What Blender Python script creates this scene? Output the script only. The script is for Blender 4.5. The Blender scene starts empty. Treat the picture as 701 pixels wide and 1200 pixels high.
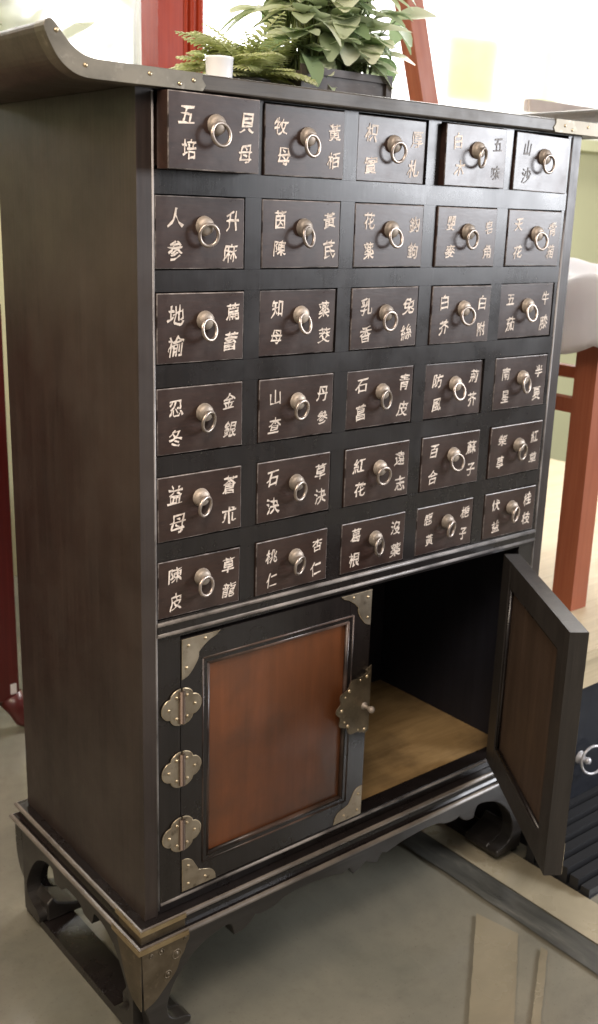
import bpy, bmesh, math, random
from mathutils import Vector, Matrix
from math import sin, cos, pi, radians
random.seed(7)
sc = bpy.context.scene
COL = sc.collection
Z0 = 1.047                      # floor is z = 0; the face of the chest lies on y = 0

# ------------------------------------------------------------------ materials
def nt(name):
    m = bpy.data.materials.new(name); m.use_nodes = True
    t = m.node_tree; b = t.nodes['Principled BSDF']
    return m, t, b
def N(t, typ, **kw):
    n = t.nodes.new(typ)
    for k, v in kw.items():
        if k in n.inputs: n.inputs[k].default_value = v
        else: setattr(n, k, v)
    return n
def coords(t, scale=(1, 1, 1)):
    tc = N(t, 'ShaderNodeTexCoord'); mp = N(t, 'ShaderNodeMapping'); mp.inputs['Scale'].default_value = scale
    t.links.new(tc.outputs['Object'], mp.inputs['Vector']); return mp.outputs['Vector']
def noise(t, vec, scale, detail=6, rough=.6, dist=0):
    n = N(t, 'ShaderNodeTexNoise'); n.inputs['Scale'].default_value = scale; n.inputs['Detail'].default_value = detail
    n.inputs['Roughness'].default_value = rough; n.inputs['Distortion'].default_value = dist
    t.links.new(vec, n.inputs['Vector']); return n.outputs['Fac']
def ramp(t, fac, stops):
    r = N(t, 'ShaderNodeValToRGB'); e = r.color_ramp.elements
    while len(e) < len(stops): e.new(.5)
    for i, (p, c) in enumerate(stops):
        e[i].position = p; e[i].color = (c if isinstance(c, tuple) else (c, c, c)) + (1,)
    t.links.new(fac, r.inputs['Fac']); return r.outputs['Color']
def mixc(t, fac, a, b):
    m = N(t, 'ShaderNodeMix', data_type='RGBA')
    t.links.new(fac, m.inputs['Factor'])
    for sock, v in ((m.inputs['A'], a), (m.inputs['B'], b)):
        if isinstance(v, tuple): sock.default_value = v + (1,)
        else: t.links.new(v, sock)
    return m.outputs['Result']
def bump(t, b, h, strength=.2, dist=.002):
    n = N(t, 'ShaderNodeBump'); n.inputs['Strength'].default_value = strength; n.inputs['Distance'].default_value = dist
    t.links.new(h, n.inputs['Height']); t.links.new(n.outputs['Normal'], b.inputs['Normal'])

def wood(name, dark, light, grain=(30, 30, 2), rough=(.3, .5), coat=.15, streak=1.0, bmp=.12, dust_or_shade=None, spec=.5, scr=.35, fine_w=.45, dsc=9, dk=.5):
    m, t, b = nt(name)
    v = coords(t, grain); v2 = coords(t, (1, 1, 1))
    g = noise(t, v, 2.2, 8, .65, .6); s = noise(t, v2, dsc, 5, .6)
    vf = coords(t, tuple(q * 4.5 if q > 3.5 else q * 1.3 for q in grain))
    fine = noise(t, vf, 2.6, 6, .7, .25)
    mg = N(t, 'ShaderNodeMix', data_type='FLOAT'); mg.inputs['Factor'].default_value = fine_w
    t.links.new(g, mg.inputs['A']); t.links.new(fine, mg.inputs['B']); g = mg.outputs['Result']
    col = ramp(t, g, [(.34, dark), (.66, light)])
    # fine scratches running roughly with the grain
    sv = coords(t, tuple(q * 9 if q > 3.5 else q * .8 for q in grain))
    sc1 = ramp(t, noise(t, sv, 1.7, 2, .5, .1), [(.70, 0.0), (.76, scr)])
    col = mixc(t, sc1, col, tuple(min(1, x * 2.2 + .03) for x in light))
    if dust_or_shade:
        d = ramp(t, s, [(.45, 0.0), (.72, dk)])
        col = mixc(t, d, col, dust_or_shade)
    t.links.new(col, b.inputs['Base Color'])
    t.links.new(ramp(t, noise(t, v2, 14, 6, .65), [(.3, rough[0]), (.75, rough[1])]), b.inputs['Roughness'])
    b.inputs['Coat Weight'].default_value = coat; b.inputs['Coat Roughness'].default_value = .22
    b.inputs['Specular IOR Level'].default_value = spec
    bump(t, b, g, bmp, .0012)
    return m
lacquer = wood('black lacquer', (.008, .0062, .006), (.019, .0145, .0135), (28, 28, 3), (.22, .38), .1)
side_wood = wood('dark side wood', (.015, .0095, .0082), (.043, .029, .023), (22, 22, 1.6), (.32, .55), .05, dust_or_shade=(.066, .049, .040), dsc=4, dk=.65, fine_w=.6)
top_wood = wood('worn top board wood', (.035, .028, .022), (.085, .068, .05), (3, 22, 22), (.38, .55), 0, dust_or_shade=(.12, .10, .075))
drawer_wood = wood('brown drawer wood', (.020, .0105, .0085), (.050, .025, .018), (4, 26, 26), (.24, .42), .08, dust_or_shade=(.075, .048, .038), dsc=14, dk=.6, fine_w=.55)
panel_wood = wood('red brown panel wood', (.110, .036, .012), (.195, .062, .021), (11, 11, .9), (.32, .5), .1, dust_or_shade=(.040, .024, .014), fine_w=.3, dsc=6.5, dk=.72, scr=.1)
inner_panel_wood = wood('dull brown panel wood', (.045, .028, .018), (.085, .052, .034), (18, 18, 1.5), (.5, .7), 0)
apron_wood = wood('lighter apron wood', (.016, .0135, .012), (.036, .031, .027), (3, 18, 18), (.3, .5), .05)  # a lighter tone than the lacquer
sheen_door = wood('door frame wood with sheen', (.022, .019, .017), (.048, .041, .036), (22, 22, 2), (.4, .6), 0)  # grey worn lacquer with its sheen put into the colour
inside_wood = wood('unpainted inner board', (.24, .145, .055), (.46, .30, .13), (2.2, 12, 12), (.5, .7), 0, dust_or_shade=(.035, .022, .012), fine_w=.25, dsc=5, dk=.9, scr=.0)  # dark blotches: stains, and light falloff put into the colour
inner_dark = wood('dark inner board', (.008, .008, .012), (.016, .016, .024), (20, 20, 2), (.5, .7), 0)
red_lacquer = wood('red lacquer wood', (.24, .020, .005), (.40, .045, .011), (20, 20, 1.5), (.4, .55), .0, spec=.25)
deep_red = wood('deep red wood', (.065, .007, .006), (.11, .014, .011), (20, 20, 1.5), (.3, .45), .3)
orange_wood = wood('orange red wood', (.25, .066, .030), (.36, .115, .056), (18, 18, 1.4), (.4, .55), .0, spec=.3)
beige_wood = wood('pale beige board', (.50, .40, .25), (.66, .55, .37), (2, 16, 16), (.4, .55), 0)
navy = wood('blue black lacquer', (.004, .005, .009), (.008, .010, .017), (20, 20, 3), (.45, .6), 0, spec=.25)
grey_wood = wood('dark planter wood', (.03, .022, .02), (.075, .058, .05), (4, 22, 22), (.5, .7), 0)

def wear_shine_mat(name, base, pale, lo, hi, sc_=40):
    m, t, b = nt(name)
    v = coords(t, (1, 1, 1))
    f = ramp(t, noise(t, v, sc_, 5, .6), [(lo, 0.0), (hi, 1.0)])
    t.links.new(mixc(t, f, base, pale), b.inputs['Base Color'])
    b.inputs['Roughness'].default_value = .3
    return m
worn_edge = wear_shine_mat('worn drawer edge', (.03, .022, .019), (.46, .40, .37), .42, .66, 30)
wear_shine_line = wear_shine_mat('worn bead moulding with highlight', (.06, .053, .051), (.42, .39, .375), .36, .66, 10)  # wear, plus the beads' highlights put into the colour
wear_shine_ledge = wear_shine_mat('worn base moulding with highlight', (.07, .058, .05), (.25, .215, .18), .34, .70, 7)  # wear, plus ledge and lip highlights put into the colour

def metal(name, a, c, rough=(.3, .5), spot=None, scale=25, metallic=.9, vary=0, vcol=(.2, .17, .14)):
    m, t, b = nt(name)
    v = coords(t); n = noise(t, v, scale, 7, .65)
    col = ramp(t, n, [(.3, a), (.7, c)])
    if spot:
        col = mixc(t, ramp(t, noise(t, v, scale * 3, 4, .6), [(.58, 0.0), (.72, .8)]), col, spot)
    if vary:
        oi = N(t, 'ShaderNodeObjectInfo')
        col = mixc(t, ramp(t, oi.outputs['Random'], [(0.0, 0.0), (1.0, vary)]), col, vcol)
    t.links.new(col, b.inputs['Base Color'])
    b.inputs['Metallic'].default_value = metallic
    t.links.new(ramp(t, n, [(.3, rough[0]), (.7, rough[1])]), b.inputs['Roughness'])
    bump(t, b, n, .15, .001)
    return m
brass = metal('aged brass', (.27, .22, .16), (.48, .41, .315), (.36, .55), (.15, .115, .08))
strap_metal = metal('rubbed strap brass', (.34, .25, .14), (.60, .48, .30), (.3, .45), None, 22)
guard_metal = metal('dark guard brass', (.12, .095, .065), (.24, .195, .14), (.36, .5), (.30, .24, .17), 30)
lock_metal = metal('dark lock brass', (.17, .135, .09), (.33, .27, .19), (.34, .5), (.42, .34, .24), 26)
brass_bright = metal('rubbed brass', (.55, .43, .27), (.75, .62, .42), (.25, .4))
boss_metal = metal('pale worn brass knob', (.40, .335, .275), (.62, .53, .445), (.45, .6), (.25, .20, .155), 45, .45, vary=.55)
ring_metal = metal('ring metal', (.40, .33, .28), (.68, .58, .51), (.3, .45), None, 60, .85, vary=.55)
steel = metal('dull steel', (.55, .53, .55), (.75, .74, .76), (.3, .45), None, 40, .5)
wrap_metal = metal('dull metal band', (.13, .115, .09), (.27, .24, .19), (.42, .6), (.38, .34, .28), 18, .8)

def paint(name, c, under):
    m, t, b = nt(name)
    v = coords(t)
    f = ramp(t, noise(t, v, 190, 6, .7), [(.34, 0.0), (.54, 1.0)])
    oi = N(t, 'ShaderNodeObjectInfo')
    tone = ramp(t, oi.outputs['Random'], [(0.0, tuple(x * .78 for x in c)), (.3, tuple(x * .95 for x in c)), (.8, c)])
    t.links.new(mixc(t, f, under, tone), b.inputs['Base Color']); b.inputs['Roughness'].default_value = .6
    return m
letter_paint = paint('white brush paint', (.95, .82, .70), (.50, .41, .35))
letter_washed = paint('washed out brush paint', (.30, .28, .27), (.06, .05, .05))  # dim copy: glare over the lettering put into the paint colour

def plain(name, c, rough=.6, metallic=0, var=.12, scale=8, trans=0):
    m, t, b = nt(name)
    v = coords(t)
    lo = tuple(x * (1 - var) for x in c); hi = tuple(min(1, x * (1 + var)) for x in c)
    t.links.new(ramp(t, noise(t, v, scale, 6, .6), [(.3, lo), (.7, hi)]), b.inputs['Base Color'])
    b.inputs['Roughness'].default_value = rough; b.inputs['Metallic'].default_value = metallic
    return m
def leaf_mat(name, lo, hi):
    m, t, b = nt(name)
    info = N(t, 'ShaderNodeNewGeometry')
    v = coords(t)
    col = ramp(t, info.outputs['Random Per Island'], [(.1, lo), (.9, hi)])
    t.links.new(col, b.inputs['Base Color']); b.inputs['Roughness'].default_value = .45
    tr = N(t, 'ShaderNodeBsdfTranslucent'); t.links.new(col, tr.inputs['Color'])
    mx = N(t, 'ShaderNodeMixShader'); mx.inputs[0].default_value = .45
    out = t.nodes['Material Output']
    t.links.new(b.outputs[0], mx.inputs[1]); t.links.new(tr.outputs[0], mx.inputs[2]); t.links.new(mx.outputs[0], out.inputs['Surface'])
    return m
fern_leaf = leaf_mat('fern green', (.55, .60, .28), (.82, .84, .54))
broad_leaf = leaf_mat('broad leaf green', (.26, .36, .18), (.82, .85, .64))
out_leaf = leaf_mat('outdoor leaf', (.30, .31, .20), (.62, .62, .48))
stem_mat = plain('stem', (.12, .15, .05))
cloth_white = plain('white cloth', (.88, .86, .86), .8, 0, .04)
wall_paint = plain('pale yellow green wall', (.56, .55, .33), .8, 0, .05, 2)
white_paint = plain('white window paint', (.75, .75, .72), .5, 0, .05)
glaze = plain('white glaze', (.85, .85, .85), .2, 0, .03)
soil = plain('soil', (.03, .022, .015), .9)
paper = plain('white paper tag', (.75, .70, .68), .7)
sill_paint = plain('brown grey sill', (.34, .28, .26), .6)
iron = plain('black iron', (.02, .02, .02), .4, .6)
black_rib = plain('black ribbed board', (.018, .018, .02), .5)
green_glass = plain('green glaze', (.10, .30, .18), .15)

m, t, b = nt('polished floor'); floor_mat = m
v = coords(t)
c1 = ramp(t, noise(t, v, 1.7, 7, .62, .5), [(.3, (.13, .13, .105)), (.52, (.205, .19, .148)), (.75, (.31, .28, .205))])
c2 = mixc(t, ramp(t, noise(t, v, 26, 6, .7), [(.5, 0.0), (.85, .35)]), c1, (.09, .08, .06))
c2 = mixc(t, ramp(t, noise(t, v, 210, 3, .6), [(.62, 0.0), (.74, .45)]), c2, (.07, .06, .05))
c2 = mixc(t, ramp(t, noise(t, coords(t, (60, 3, 1)), 2.2, 3, .6, .3), [(.71, 0.0), (.78, .14)]), c2, (.38, .36, .30))
t.links.new(c2, b.inputs['Base Color'])
t.links.new(ramp(t, noise(t, v, 5, 6, .6), [(.3, .07), (.75, .24)]), b.inputs['Roughness'])
bump(t, b, noise(t, v, 9, 3, .5), .05, .004)
m, t, b = nt('beige stone strip'); stone = m
v = coords(t)
t.links.new(ramp(t, noise(t, v, 7, 7, .6, .8), [(.3, (.30, .26, .18)), (.7, (.46, .40, .28))]), b.inputs['Base Color'])
t.links.new(ramp(t, noise(t, v, 9, 5, .6), [(.3, .2), (.7, .4)]), b.inputs['Roughness'])
m, t, b = nt('dark worn strip'); dark_strip = m
v = coords(t, (3, .6, 1))
t.links.new(ramp(t, noise(t, v, 9, 7, .65, .4), [(.3, (.03, .03, .027)), (.55, (.085, .083, .072)), (.75, (.20, .19, .155))]), b.inputs['Base Color'])
t.links.new(ramp(t, noise(t, v, 9, 5, .6), [(.3, .25), (.7, .5)]), b.inputs['Roughness'])

m, t, b = nt('daylight sky'); sky_mat = m
for n_ in list(t.nodes):
    if n_.type == 'BSDF_PRINCIPLED': t.nodes.remove(n_)
em = N(t, 'ShaderNodeEmission'); em.inputs['Color'].default_value = (1, .985, .95, 1); em.inputs['Strength'].default_value = 6.5
t.links.new(em.outputs[0], t.nodes['Material Output'].inputs['Surface'])

m, t, b = nt('frosted glass'); frosted = m
b.inputs['Transmission Weight'].default_value = 1; b.inputs['Roughness'].default_value = .46; b.inputs['IOR'].default_value = 1.11

def translucent(name, c, mixf=.8):
    m, t, b = nt(name)
    b.inputs['Base Color'].default_value = c + (1,); b.inputs['Roughness'].default_value = .8
    v = coords(t)
    col = ramp(t, noise(t, v, 6, 4, .5), [(.3, tuple(x * .85 for x in c)), (.7, c)])
    t.links.new(col, b.inputs['Base Color'])
    tr = N(t, 'ShaderNodeBsdfTranslucent'); t.links.new(col, tr.inputs['Color'])
    mx = N(t, 'ShaderNodeMixShader'); mx.inputs[0].default_value = mixf
    t.links.new(b.outputs[0], mx.inputs[1]); t.links.new(tr.outputs[0], mx.inputs[2])
    t.links.new(mx.outputs[0], t.nodes['Material Output'].inputs['Surface'])
    return m
yellow_sheet = translucent('yellow translucent cloth', (.98, .79, .36))
lime_sheet = translucent('lime translucent cloth', (.88, .92, .66))

# ------------------------------------------------------------------ mesh helpers
def box(bm, x0, x1, y0, y1, z0, z1, mi=0):
    vs = [bm.verts.new((x, y, z)) for x in (x0, x1) for y in (y0, y1) for z in (z0, z1)]
    fs = []
    for q in ((0, 1, 3, 2), (4, 6, 7, 5), (0, 4, 5, 1), (2, 3, 7, 6), (0, 2, 6, 4), (1, 5, 7, 3)):
        f = bm.faces.new([vs[i] for i in q]); f.material_index = mi; fs.append(f)
    return vs, fs
def fix(bm):
    bmesh.ops.recalc_face_normals(bm, faces=bm.faces[:])
def bevel_all(bm, off, seg=2, mat=-1, only=None):
    es = only if only is not None else [e for e in bm.edges if len(e.link_faces) == 2 and e.calc_face_angle(0) > .5]
    bmesh.ops.bevel(bm, geom=es, offset=off, segments=seg, profile=.5, affect='EDGES', material=mat, clamp_overlap=True)
def prism(bm, pts, a0, a1, axis='y', mi=0):
    """closed outline pts (u, w): axis y -> (x,z) extruded along y; axis x -> (y,z) along x; axis z -> (x,y) along z"""
    def P(p, a):
        return {'y': (p[0], a, p[1]), 'x': (a, p[0], p[1]), 'z': (p[0], p[1], a)}[axis]
    A = [bm.verts.new(P(p, a0)) for p in pts]; B = [bm.verts.new(P(p, a1)) for p in pts]
    n = len(pts); fs = []
    fs.append(bm.faces.new(A)); fs.append(bm.faces.new(B[::-1]))
    for i in range(n):
        fs.append(bm.faces.new((A[i], B[i], B[(i + 1) % n], A[(i + 1) % n])))
    for f in fs: f.material_index = mi
    bmesh.ops.recalc_face_normals(bm, faces=fs)
    return fs
def lathe(bm, prof, origin, axis=(0, -1, 0), seg=20, mi=0):
    ax = Vector(axis).normalized(); u = ax.orthogonal().normalized(); w = ax.cross(u); o = Vector(origin)
    rings = []
    for r, h in prof:
        if r < 1e-6: rings.append([bm.verts.new(o + ax * h)])
        else: rings.append([bm.verts.new(o + ax * h + (u * cos(2 * pi * k / seg) + w * sin(2 * pi * k / seg)) * r) for k in range(seg)])
    fs = []
    for a, b_ in zip(rings, rings[1:]):
        for k in range(seg):
            k2 = (k + 1) % seg
            if len(a) == 1 and len(b_) == 1: continue
            if len(a) == 1: fs.append(bm.faces.new((a[0], b_[k], b_[k2])))
            elif len(b_) == 1: fs.append(bm.faces.new((a[k], a[k2], b_[0])))
            else: fs.append(bm.faces.new((a[k], a[k2], b_[k2], b_[k])))
    for f in fs: f.material_index = mi; f.smooth = True
    return fs
def torus(bm, c, R, r, nrm=(0, -1, 0), seg=28, rs=10, gap=0):
    ax = Vector(nrm).normalized(); u = ax.orthogonal().normalized(); w = ax.cross(u); c = Vector(c)
    vv = []
    for i in range(seg):
        a = 2 * pi * i / seg; d = u * cos(a) + w * sin(a)
        vv.append([bm.verts.new(c + d * (R + r * cos(2 * pi * j / rs)) + ax * r * sin(2 * pi * j / rs)) for j in range(rs)])
    for i in range(seg):
        for j in range(rs):
            f = bm.faces.new((vv[i][j], vv[(i + 1) % seg][j], vv[(i + 1) % seg][(j + 1) % rs], vv[i][(j + 1) % rs])); f.smooth = True
def tube(bm, pts, rad, seg=8, mi=0):
    pts = [Vector(p) for p in pts]; rings = []
    for i, p in enumerate(pts):
        d = (pts[min(i + 1, len(pts) - 1)] - pts[max(i - 1, 0)]).normalized()
        u = d.orthogonal().normalized() if i == 0 else (u0 - d * u0.dot(d)).normalized()
        u0 = u; w = d.cross(u); r = rad[i] if isinstance(rad, (list, tuple)) else rad
        rings.append([bm.verts.new(p + (u * cos(2 * pi * k / seg) + w * sin(2 * pi * k / seg)) * r) for k in range(seg)])
    for a, b_ in zip(rings, rings[1:]):
        for k in range(seg):
            f = bm.faces.new((a[k], a[(k + 1) % seg], b_[(k + 1) % seg], b_[k])); f.smooth = True; f.material_index = mi
    bm.faces.new(rings[0][::-1]); bm.faces.new(rings[-1])
def smooth_poly(pts, n=4, closed=True, sharp=()):
    """Catmull-Rom through outline points; indices in sharp stay corners"""
    out = []; L = len(pts)
    for i in range(L):
        p1 = Vector(pts[i]); p2 = Vector(pts[(i + 1) % L])
        p0 = Vector(pts[i - 1]) if i not in sharp else p1 - (p2 - p1)
        p3 = Vector(pts[(i + 2) % L]) if (i + 1) % L not in sharp else p2 + (p2 - p1)
        if i in sharp and (i + 1) % L in sharp: out.append(tuple(p1)); continue
        for k in range(n):
            s = k / n
            out.append(tuple(.5 * ((2 * p1) + (p2 - p0) * s + (2 * p0 - 5 * p1 + 4 * p2 - p3) * s * s + (3 * p1 - p0 - 3 * p2 + p3) * s ** 3)))
    return out
def obj(name, bm, mats, parent=None, origin=(0, 0, 0), loc=(0, 0, 0), rot=(0, 0, 0), smooth=False):
    me = bpy.data.meshes.new(name)
    if any(origin): bmesh.ops.translate(bm, verts=bm.verts[:], vec=-Vector(origin))
    bm.normal_update(); bm.to_mesh(me); bm.free()
    for m_ in (mats if isinstance(mats, (list, tuple)) else [mats]): me.materials.append(m_)
    if smooth:
        for p in me.polygons: p.use_smooth = True
    o = bpy.data.objects.new(name, me); COL.objects.link(o)
    o.location = loc; o.rotation_euler = rot
    if parent: o.parent = parent
    return o
def thing(name, label, cat, loc=(0, 0, 0), rotz=0, group=None):
    o = bpy.data.objects.new(name, None); COL.objects.link(o); o.empty_display_size = .1
    o.location = loc; o.rotation_euler = (0, 0, rotz); o['label'] = label; o['category'] = cat
    if group: o['group'] = group
    return o
def tag(o, label, cat, group=None):
    o['label'] = label; o['category'] = cat
    if group: o['group'] = group
    return o
def BM(): return bmesh.new()

# ------------------------------------------------------------------ the medicine chest
ROOT = (.3655, .17, -Z0)        # its base, in chest coordinates (z measured from the drawer grid)
chest = thing('medicine_cabinet', 'tall black lacquered apothecary cabinet with thirty lettered drawers and one door ajar', 'cabinet', (.3655, .17, 0))
def part(name, bm, mats, **k): return obj(name, bm, mats, chest, origin=ROOT, **k)
XL, XR, D, MID = -.024, .755, .362, .3655
ZB, ZT = -.8465, .199
for x0, x1 in ((XL, XL + .020), (XR - .020, XR)):
    bm = BM(); box(bm, x0, x1, .0, D, ZB, ZT); bevel_all(bm, .0022, 2, 1)
    part('side_panel', bm, [side_wood, lacquer])
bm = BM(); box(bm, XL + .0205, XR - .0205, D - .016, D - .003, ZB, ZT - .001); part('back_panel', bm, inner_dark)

# face frame: posts, rails between drawers, dividers
PX, DW = .15, .1234
rows = [(.1966, .080), (.0883, .0808), (-.0194, .0811), (-.1295, .0801), (-.2367, .0813), (-.344, .0745)]
bm = BM()
xl, xr = XL + .0205, XR - .0205
zs = ZT - .0005
yf = .0006
for zt, h in rows:
    box(bm, xl, xr, yf, .03, zt + .0014, zs); zs = zt - h - .0014
box(bm, xl, xr, yf, .03, -.447, zs)
ztop = ZT - .001
for zt, h in rows:
    lo, hi = zt - h - .0012, zt + .0012
    for c in range(4):
        box(bm, c * PX + DW + .0014, (c + 1) * PX - .0014, yf + .0006, .03, lo, hi)
    box(bm, 4 * PX + DW + .0014, xr, yf + .0006, .03, lo, hi)
    box(bm, xl, -.0014, yf + .0006, .03, lo, hi)
# lower stiles either side of the doors, rail below
box(bm, xl, .0325, .0010, .03, -.8355, -.4475)
box(bm, .697, xr, .0010, .03, -.8355, -.4475)
box(bm, xl, xr, .0016, .03, ZB + .0005, -.8285)
part('face_frame', bm, lacquer)
# bead mouldings (pale from wear and a painted highlight)
bm = BM()
def half_bead(bm, p0, p1, r, mi=0):
    tube(bm, [p0, p1], r, 10, mi)
for z in (-.4255, -.4400):
    half_bead(bm, (-.0015, -.0002, z), (.7325, -.0002, z), .0030)
half_bead(bm, (.0005, .0012, -.8325), (.7315, .0012, -.8325), .0024)
for x in (-.0030, .7340):
    half_bead(bm, (x, .0015, -.8400), (x, .0015, .196), .0021)
part('bead_moulding', bm, wear_shine_line)
bm = BM(); box(bm, -.0015, .7325, -.0014, .0003, -.4372, -.4284); part('frieze_rail', bm, lacquer)

# cupboard inside
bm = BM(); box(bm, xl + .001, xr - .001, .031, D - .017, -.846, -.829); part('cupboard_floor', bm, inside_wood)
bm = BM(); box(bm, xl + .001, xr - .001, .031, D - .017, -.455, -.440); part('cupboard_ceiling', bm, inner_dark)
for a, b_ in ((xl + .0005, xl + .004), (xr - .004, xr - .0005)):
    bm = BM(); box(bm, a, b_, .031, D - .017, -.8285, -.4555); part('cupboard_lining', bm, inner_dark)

# top board with upturned ends
def mir(p): return (2 * MID - p[0], p[1])
up = [(-.060, .2170), (-.076, .2172), (-.090, .2195), (-.101, .2245), (-.1125, .2345), (-.1245, .2480)]
lo = [(-.1305, .2487), (-.1345, .2430), (-.1285, .2290), (-.1195, .2150), (-.1085, .2060), (-.097, .2012), (-.083, .1996), (-.06, .1995)]
half = smooth_poly(up + lo, 3, True, (0, 13))
k = [i for i, p in enumerate(half) if abs(p[0] - up[0][0]) < 1e-6]
left = half[:-1] if half[-1][0] > -.061 and len(half) > 3 else half
prof = left + [mir(p) for p in left[::-1]]
bm = BM(); prism(bm, prof, -.0150, .376, 'y'); bevel_all(bm, .002, 2, -1, [e for e in bm.edges if abs(e.verts[0].co.y - e.verts[1].co.y) < 1e-6])
top = part('top_board', bm, top_wood)
def inflate(poly, d):
    out = []; n = len(poly)
    for i in range(n):
        a, b_, c = Vector(poly[i - 1]), Vector(poly[i]), Vector(poly[(i + 1) % n])
        t1 = (b_ - a).normalized(); t2 = (c - b_).normalized()
        nn = Vector((-(t1 + t2).y, (t1 + t2).x)); nn = nn.normalized() if nn.length > 1e-9 else Vector((0, 0))
        out.append(tuple(b_ + nn * d))
    return out
area = sum(left[i][0] * left[(i + 1) % len(left)][1] - left[(i + 1) % len(left)][0] * left[i][1] for i in range(len(left)))
def band(xin, mirror):
    pl = list(left) + [(xin, .1995), (xin + .004, .205), (xin - .001, .211), (xin, .2170)]
    a = sum(pl[i][0] * pl[(i + 1) % len(pl)][1] - pl[(i + 1) % len(pl)][0] * pl[i][1] for i in range(len(pl)))
    pl = inflate(pl, -.0009 if a > 0 else .0009)
    if mirror: pl = [mir(p) for p in pl]
    bm = BM(); prism(bm, pl, -.0162, .006, 'y')
    for x, z in ((-.1215, .2400), (-.0905, .2110), (-.0150, .2105), (.022, .2040), (.040, .2090)):
        if x > xin: continue
        if mirror: x = 2 * MID - x
        lathe(bm, [(.0024, 0), (.0021, .0008), (.0012, .0014), (0, .0016)], (x, -.0162, z), (0, -1, 0), 10, 1)
    bevel_all(bm, .0005, 1)
    o = obj('metal_band', bm, [wrap_metal, brass_bright], top)
    o.data.transform(Matrix.Translation(-Vector(ROOT)))
band(.0517, False); band(.0615, True)

# base stand
stand_ledge = [(0, 0)]
def frame_ring(bm, o0, z0, z1, inner=.05, mi=0, ins=0):
    """rectangular ring projecting o0 beyond the carcass on front and sides"""
    x0, x1, y0, y1 = XL - o0, XR + o0, -o0, D + o0
    box(bm, x0, x1, y0, inner, z0, z1, mi); box(bm, x0, x0 + inner, inner, y1 - inner, z0, z1, mi)
    box(bm, x1 - inner, x1, inner, y1 - inner, z0, z1, mi); box(bm, x0, x1, y1 - inner, y1, z0, z1, mi)
bm = BM()
def ring_prof(bm, prof):
    """moulding profile (out, z) swept round front, sides and back"""
    rings = []
    for o_, z in prof:
        x0, x1, y0, y1 = XL - o_, XR + o_, -o_, D + o_
        rings.append([bm.verts.new((x, y, z)) for x, y in ((x0, y0), (x1, y0), (x1, y1), (x0, y1))])
    for a, b_ in zip(rings, rings[1:]):
        for k in range(4):
            bm.faces.new((a[k], a[(k + 1) % 4], b_[(k + 1) % 4], b_[k]))
    bm.faces.new(rings[0][::-1]); bm.faces.new(rings[-1])
# upper ledge, cove and lower lip are separate stacked pieces so worn and highlit edges stay crisp
prof = [(-.03, -.8470), (.0125, -.8470), (.0150, -.8478), (.0165, -.8496), (.0168, -.8520), (.0150, -.8538), (.0120, -.8545), (-.03, -.8545)]
ring_prof(bm, prof)
for f in bm.faces:
    z = f.calc_center_median().z
    f.material_index = 1 if -.8530 < z < -.8472 and len(f.verts) == 4 else 0
base = part('base_stand', bm, [lacquer, wear_shine_ledge])
def base_part(name, bm, mats):
    o = obj(name, bm, mats, base); o.data.transform(Matrix.Translation(-Vector(ROOT))); return o
bm = BM(); ring_prof(bm, [(-.03, -.8548), (.0105, -.8548), (.0095, -.8600), (.0110, -.8655), (.0140, -.8690), (-.03, -.8690)])
base_part('cove_moulding', bm, lacquer)
bm = BM(); ring_prof(bm, [(-.03, -.8692), (.0185, -.8692), (.0215, -.8702), (.0232, -.8722), (.0232, -.8748), (.0210, -.8768), (.0180, -.8776), (-.03, -.8776)])
for f in bm.faces:
    z = f.calc_center_median().z
    f.material_index = 1 if -.8762 < z < -.8695 and len(f.verts) == 4 else 0
base_part('lip_moulding', bm, [lacquer, wear_shine_ledge])
# scalloped front / back / side aprons with the feet
O = .0165                                                       # apron stands this far proud of the carcass
AX0, AX1 = XL - O, XR + O
zt = -.8780
def xx(u, mirror): return 2 * MID - u if mirror else u
legf = [(AX0, zt), (AX0 + .0005, -.93), (AX0 + .005, -.97), (AX0 + .013, -1.000), (AX0 + .0155, -1.020), (AX0 + .0150, -1.030),
        (.038, -1.030), (.039, -1.021), (.032, -1.016), (.022, -1.014), (.011, -1.010), (.003, -1.000), (.001, -.980), (.012, -.952), (.032, -.928),
        (.055, -.911), (.080, -.902), (.100, -.899), (.108, -.905), (.112, -.921), (.128, -.920), (.141, -.913), (.150, -.904), (.160, -.907), (.185, -.905),
        (.205, -.898), (.240, -.896), (.290, -.900), (.318, -.906), (.330, -.902), (.340, -.916), (.352, -.912), (.3655, -.904)]
hf = smooth_poly(legf, 4, False, (0, 5, 6, 19, 22, 29, 30, 32))
hf = hf[:hf.index(min(hf, key=lambda p: (p[0] - .3655) ** 2 + (p[1] + .904) ** 2)) + 1]
full = hf + [mir(p) for p in hf[::-1][1:]]
def strip(bm, pts, a0, a1, axis):
    prism(bm, pts, a0, a1, axis)
bm = BM(); strip(bm, full, -O, -O + .024, 'y'); bevel_all(bm, .0016, 2, 0, [e for e in bm.edges if abs(e.verts[0].co.y - e.verts[1].co.y) < 1e-6])
base_part('front_apron', bm, apron_wood)
bm = BM(); strip(bm, full, D + O - .024, D + O, 'y'); base_part('back_apron', bm, lacquer)
AY0, AY1 = -O, D + O
legs = [(AY0 + .0245, zt), (AY0 + .0245, -1.029), (.058, -1.029), (.060, -1.018), (.050, -1.010), (.036, -1.006), (.020, -.995), (.019, -.975), (.034, -.945),
        (.058, -.915), (.085, -.900), (.106, -.896), (.116, -.898), (.122, -.918), (.145, -.916), (.158, -.906), (.172, -.904)]
hs = smooth_poly(legs, 4, False, (0, 1, 2, 12, 13, 16))
ym = (AY0 + AY1) / 2
hs = [p for p in hs if p[0] <= ym]
hs = hs[:hs.index(min(hs, key=lambda p: (p[0] - .172) ** 2 + (p[1] + .904) ** 2)) + 1]
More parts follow.
